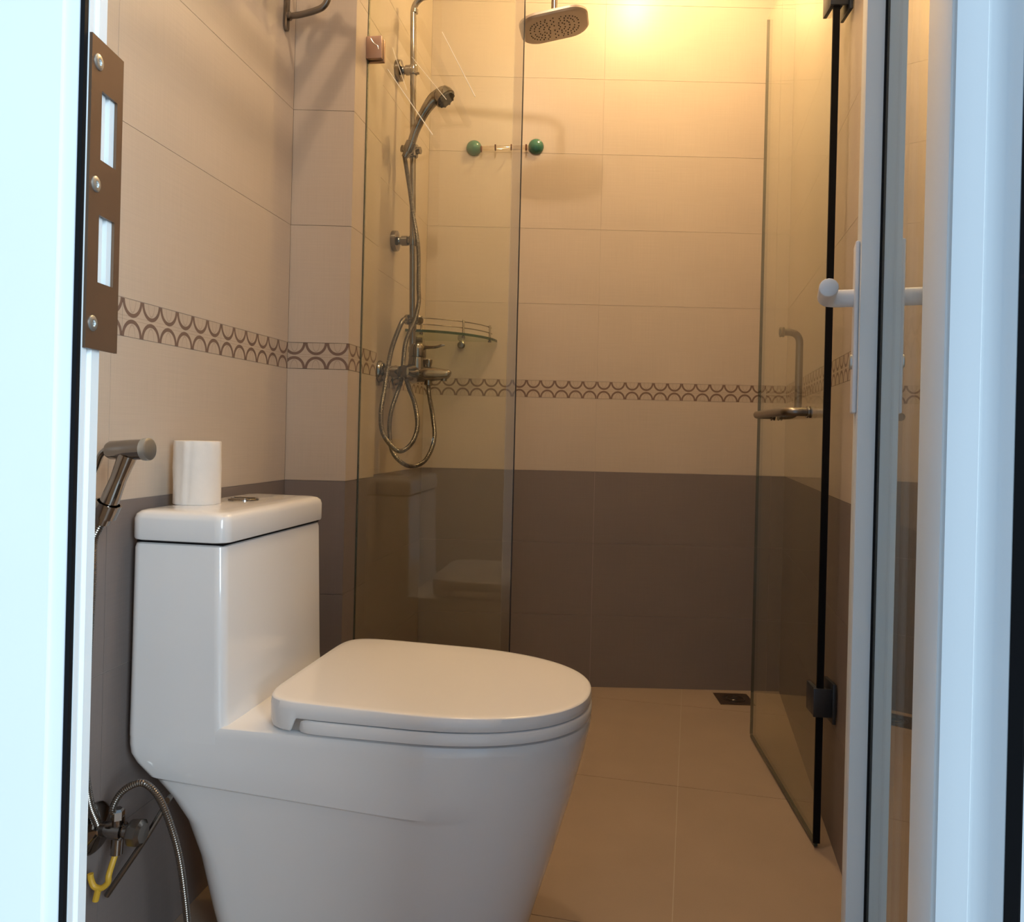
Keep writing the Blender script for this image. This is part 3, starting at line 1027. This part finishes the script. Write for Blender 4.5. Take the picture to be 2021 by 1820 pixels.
for z in (1.410, 1.908):
    c = pp(z)
    wp = Vector((xs(2.30), 2.30, z))
    wp = sw(PIPE + 0.006, z, 0.0)
    bm = bmesh.new()
    lathe(bm, wp + sn * 0.0005, sn, [(0.030, 0), (0.031, 0.004), (0.0295, 0.014), (0.013, 0.018), (0.011, 0.022), (0.011, 0.026), (0.0145, 0.027), (0.0145, 0.044), (0.008, 0.046), (0.008, 0.058)], 24)
    brk = obj('wall_bracket', bm, M['chrome'], shw, True)
    bm = bmesh.new()
    lathe(bm, c - Vector((0, 0, 0.013)), (0, 0, 1), [(0.0122, 0), (0.0130, 0.003), (0.0130, 0.023), (0.0122, 0.026)], 18)
    cyl(bm, c - Vector((0, 0, 0.012)), c - Vector((0, 0, 0.010)) + Vector((0.018, -0.004, 0.0)), 0.0035, 8)
    obj('bracket_clip', bm, M['chrome'], brk)
# mixer
mc = sw(2.285, 1.020, 0.075)
bm = bmesh.new()
lathe(bm, mc - sdv * 0.095, sdv, [(0.006, 0), (0.017, 0.002), (0.018, 0.02), (0.023, 0.045), (0.0275, 0.075), (0.0275, 0.110), (0.023, 0.140), (0.018, 0.165), (0.017, 0.188), (0.006, 0.19)], 22)
for s in (-0.075, 0.075):
    c = mc + sdv * s
    lathe(bm, c - sn * 0.073, sn, [(0.031, 0), (0.031, 0.004), (0.024, 0.014), (0.013, 0.018), (0.013, 0.035), (0.0165, 0.036), (0.0165, 0.056), (0.012, 0.058), (0.012, 0.073)], 20)
mix = obj('mixer_body', bm, M['chrome'], shw, True)
bm = bmesh.new()
tip = Vector((-0.186, 2.255, 1.020))
d_ = (tip - mc).normalized()
L = (tip - mc).length
tube(bm, [mc, mc + d_ * L * 0.35, mc + d_ * L * 0.6, mc + d_ * L * 0.82, tip, tip + d_ * 0.006 - Vector((0, 0, 0.002))], 0.012, 16, radii=[0.024, 0.023, 0.0200, 0.0165, 0.0135, 0.007])
lathe(bm, tip - d_ * 0.012 - Vector((0, 0, 0.006)), (0, 0, -1), [(0.009, 0), (0.009, 0.013), (0.006, 0.014)], 14)
obj('spout', bm, M['chrome'], mix)
bm = bmesh.new()
dm = Vector((-0.2785, 2.275, 1.030))
lathe(bm, dm, (0.02, 0, 1), [(0.028, 0), (0.0270, 0.012), (0.0250, 0.035), (0.0243, 0.037), (0.0255, 0.039), (0.0245, 0.066), (0.020, 0.075), (0.0001, 0.078)], 24)
obj('cartridge_dome', bm, M['chrome'], mix)
bm = bmesh.new()
tube(bm, [dm + Vector((0.006, 0, 0.070)), dm + Vector((0.030, -0.005, 0.068)), dm + Vector((0.055, -0.009, 0.069)), dm + Vector((0.072, -0.011, 0.074)), dm + Vector((0.080, -0.012, 0.0735))], 0.004, 10, radii=[0.008, 0.0055, 0.0045, 0.004, 0.0022])
obj('mixer_lever', bm, M['chrome'], mix)
bm = bmesh.new()
dk = mc + d_ * L * 0.46
lathe(bm, dk + Vector((0, 0, 0.012)), (0, 0, 1), [(0.0065, 0), (0.0065, 0.010), (0.0095, 0.018), (0.0105, 0.028), (0.0095, 0.030), (0.0001, 0.030)], 14)
obj('diverter_knob', bm, M['chrome'], mix)
bm = bmesh.new()
lathe(bm, dk - Vector((0, 0, 0.010)), (0, 0, -1), [(0.013, 0), (0.009, 0.006), (0.0115, 0.008), (0.0115, 0.022), (0.008, 0.024)], 14)
obj('hose_outlet', bm, M['chrome'], mix)
# tee with two round knobs on the riser
bm = bmesh.new()
tc_ = pp(1.180)
tee_d = Vector((0.62, -0.6, -0.10)).normalized()
lathe(bm, tc_ - tee_d * 0.026, tee_d, [(0.010, 0), (0.0155, 0.002), (0.0155, 0.014), (0.010, 0.016), (0.010, 0.046), (0.013, 0.048), (0.014, 0.060), (0.010, 0.064), (0.0001, 0.065)], 16)
obj('diverter_tee', bm, M['chrome'], shw, True)
# slider holding the hand shower
zc = 1.672
bm = bmesh.new()
c = pp(zc)
lathe(bm, c - Vector((0, 0, 0.019)), (0, 0, 1), [(0.013, 0), (0.0155, 0.003), (0.0155, 0.035), (0.013, 0.038)], 18)
cyl(bm, c, c + Vector((-0.030, -0.02, 0.0)), 0.010)
lathe(bm, c + Vector((0.008, -0.004, 0)), (1, -0.3, 0), [(0.008, 0), (0.008, 0.006), (0.0105, 0.008), (0.0105, 0.016), (0.0001, 0.018)], 14)
hb = Vector((-0.3150, 2.262, 1.664))
ha = Vector((0.45, -0.10, 0.88)).normalized()
lathe(bm, hb - ha * 0.012, ha, [(0.0125, 0), (0.0155, 0.006), (0.0165, 0.030), (0.0130, 0.032)], 18)
obj('slider', bm, M['chrome'], shw, True)
# hand shower (lifts out of the slider, still on its own hose)
hs = thing('hand_shower', 'chrome hand shower resting tilted in the riser slider', 'hand shower', tuple(hb))
bm = bmesh.new()
tube(bm, [hb - ha * 0.028, hb + ha * 0.010, (-0.2960, 2.256, 1.715), (-0.2725, 2.250, 1.763), (-0.2480, 2.245, 1.797), (-0.2280, 2.241, 1.808)], 0.010, 16, radii=[0.0090, 0.0120, 0.0125, 0.0140, 0.0180, 0.0220])
grip = obj('handle_grip', bm, M['chrome'], hs, True)
bm = bmesh.new()
fdn = Vector((0.62, -0.15, -0.77)).normalized()
hc = Vector((-0.2160, 2.238, 1.8045))
lathe(bm, hc - fdn * 0.020, fdn, [(0.0001, -0.006), (0.016, -0.004), (0.026, 0.004), (0.0305, 0.017), (0.0310, 0.028), (0.0285, 0.0295)], 24)
hh = obj('spray_head', bm, M['chrome'], hs, True)
bm = bmesh.new()
lathe(bm, hc + fdn * 0.0094, fdn, [(0.0275, 0), (0.0265, 0.004), (0.020, 0.006), (0.0001, 0.0062)], 24)
for i in range(10):
    a = 2 * math.pi * i / 10
    fa, fb_ = frame(fdn)
    lathe(bm, hc + fdn * 0.013 + (fa * math.cos(a) + fb_ * math.sin(a)) * 0.0235, fdn, [(0.0040, 0), (0.003, 0.003)], 6)
obj('spray_face', bm, M['nozzle'], hh, label='dark nozzle face')
oz = dk - Vector((0, 0, 0.033))
hA = [hb - ha * 0.026, (-0.3185, 2.258, 1.600), (-0.3080, 2.258, 1.540), (-0.2980, 2.262, 1.475), (-0.2830, 2.275, 1.385), (-0.2790, 2.270, 1.274), (-0.2760, 2.262, 1.226),
      (-0.2850, 2.248, 1.170), (-0.3060, 2.235, 1.110), (-0.3110, 2.225, 1.052), (-0.3140, 2.215, 0.996), (-0.3390, 2.210, 0.910), (-0.3430, 2.215, 0.846), (-0.3310, 2.220, 0.790),
      (-0.2890, 2.230, 0.757), (-0.2450, 2.240, 0.773), (-0.2210, 2.250, 0.833), (-0.2270, 2.255, 0.897), (-0.2390, dk.y, 0.955), tuple(oz)]
bm = bmesh.new()
tube(bm, hA, 0.0066, 12, ribs=0.13, rib_step=0.0019)
obj('hose', bm, M['chrome_dull'], hs, True)
bm = bmesh.new()
hB = [tc_ - tee_d * 0.028, (-0.3150, 2.210, 1.160), (-0.3330, 2.160, 1.085), (-0.3422, 2.145, 1.019), (-0.3478, 2.140, 0.966), (-0.3550, 2.135, 0.906), (-0.3510, 2.140, 0.853),
      (-0.3290, 2.150, 0.816), (-0.3030, 2.165, 0.800), (-0.2745, 2.175, 0.824), (-0.2610, 2.180, 0.870), (-0.2710, 2.190, 0.930), (-0.2900, 2.205, 0.975), tuple(mc - sdv * 0.06 - Vector((0, 0, 0.016)))]
tube(bm, hB, 0.0068, 12, ribs=0.13, rib_step=0.0019)
obj('feed_hose', bm, M['chrome_dull'], shw, True)

# ------------------------------------------------------------------ corner glass shelf
cs = thing('corner_shelf', 'quarter round glass corner shelf with two thin rails', 'shelf', (xs(YB), YB, 1.16))
C0 = Vector((xs(YB), YB, 0))
ex, ey = Vector((1, 0, 0)), Vector((-0.15, -1, 0)).normalized()
RS = 0.247


def qpt(a, r_, z): return C0 + ex * (r_ * math.cos(a)) + ey * (r_ * math.sin(a)) + Vector((0, 0, z))


ZS = 1.1640
bm = bmesh.new()
poly = [C0 + ex * 0.002 + ey * 0.002] + [qpt(R(1 + 88 * i / 24), RS - 0.0006, 0) for i in range(25)]
prism(bm, [(p.x, p.y) for p in poly], ZS, ZS + 0.0075)
obj('glass_plate', bm, M['shelf_glass'], cs, True)
bm = bmesh.new()
po = [qpt(R(0.8 + 88.4 * i / 24), RS + 0.0006, 0) for i in range(25)]
pi_ = [qpt(R(0.8 + 88.4 * i / 24), RS - 0.0005, 0) for i in range(25)]
prism(bm, [(p.x, p.y) for p in po] + [(p.x, p.y) for p in reversed(pi_)], ZS - 0.0003, ZS + 0.0078)
obj('plate_edge', bm, M['shelf_edge'], cs, True, label='dark green polished front edge')
for dz in (0.026, 0.046):
    bm = bmesh.new()
    tube(bm, [qpt(R(5 + 80 * i / 20), RS - 0.010 - dz * 0.15, ZS + dz) for i in range(21)], 0.0016, 8, smooth=False)
    obj('rail', bm, M['chrome'], cs, True)
for a in (12, 45, 78):
    bm = bmesh.new()
    p = qpt(R(a), RS - 0.012, ZS)
    lathe(bm, p + Vector((0, 0, -0.006)), (0, 0, 1), [(0.0055, 0), (0.0055, 0.005), (0.0030, 0.0055), (0.0030, 0.0135), (0.0052, 0.014), (0.0034, 0.018), (0.0034, 0.056), (0.002, 0.058)], 12)
    obj('rail_post', bm, M['chrome'], cs, True)
for p, n_ in ((C0 + ex * 0.125 + Vector((0, 0, ZS - 0.012)), Vector((0, -1, 0))), (C0 + ey * 0.115 + Vector((0, 0, ZS - 0.012)), sn)):
    bm = bmesh.new()
    lathe(bm, p + n_ * 0.0005, n_, [(0.013, 0), (0.013, 0.004), (0.009, 0.007), (0.009, 0.022), (0.0001, 0.023)], 16)
    obj('shelf_support', bm, M['chrome_dull'], cs, True)

# ------------------------------------------------------------------ suction hook strip on the back wall
hk = thing('suction_hook_rack', 'clear hook bar held by two green suction cups on the shower wall', 'hook rack', (-0.05, YB, 1.82))
for x, z in ((-0.1525, 1.8225), (0.0580, 1.8325)):
    bm = bmesh.new()
    lathe(bm, (x, YB - 0.0005, z), (0, -1, 0), [(0.0255, 0), (0.0265, 0.002), (0.0260, 0.007), (0.0215, 0.015), (0.013, 0.021), (0.0001, 0.023)], 28)
    obj('suction_cup', bm, M['hook_green'], hk, True)
bm = bmesh.new()
bbox(bm, -0.142, 0.047, -0.0075, -0.0030, -0.0075, 0.0075, 0.0015, Matrix.Translation((0.0, YB - 0.009, 1.8245)) @ Matrix.Rotation(R(-2.7), 4, 'Y'))
obj('clear_bar', bm, M['clearbar'], hk, True)
for x, z in ((-0.1265, 1.8130), (-0.0795, 1.8195), (-0.0260, 1.8215), (0.0240, 1.8225)):
    bm = bmesh.new()
    tube(bm, [(x, YB - 0.017, z + 0.008), (x, YB - 0.019, z - 0.004), (x, YB - 0.026, z - 0.010), (x, YB - 0.036, z - 0.007), (x, YB - 0.041, z + 0.004)], 0.0026, 8)
    obj('hook', bm, M['hook_brown'], hk, True)

# ------------------------------------------------------------------ floor drain
dr = thing('floor_drain', 'square steel floor drain in the corner of the shower floor', 'drain', (0.750, 2.598, 0.0), math.atan2(-0.1, 1) + R(4))
bm = bmesh.new()
box(bm, -0.056, 0.056, -0.056, 0.056, 0.0003, 0.0018)
dp = obj('drain_plate', bm, M['drain_metal'], dr)
bm = bmesh.new()
for r_ in (0.036, 0.026):
    rs = []
    for (ri, z) in ((r_, 0.0018), (r_, 0.0030), (r_ - 0.004, 0.0030), (r_ - 0.004, 0.0018)):
        rs.append([(ri * math.cos(2 * math.pi * i / 28), ri * math.sin(2 * math.pi * i / 28), z) for i in range(28)])
    rings(bm, rs, False, False)
lathe(bm, (0, 0, 0.0018), (0, 0, 1), [(0.014, 0), (0.013, 0.0012), (0.0001, 0.0014)], 20)
obj('drain_grate', bm, M['chrome_dull'], dr)

# ------------------------------------------------------------------ ceiling lamps (just above the frame)
for loc, lab in ((SHOWER_LAMP, 'round ceiling lamp glowing warm over the shower'), (MAIN_LAMP, 'round ceiling lamp glowing warm over the toilet area')):
    lp = thing('ceiling_lamp', lab, 'lamp', (loc[0], loc[1], CEIL))
    bm = bmesh.new()
    lathe(bm, (0, 0, -0.0005), (0, 0, -1), [(0.060, 0), (0.060, 0.008), (0.052, 0.010), (0.048, 0.004)], 32, True, False)
    obj('lamp_rim', bm, M['alu'], lp)
    bm = bmesh.new()
    lathe(bm, (0, 0, -0.0055), (0, 0, -1), [(0.050, 0), (0.0001, 0.0005)], 32, False, False)
    obj('diffuser', bm, M['lamp_glow'], lp)
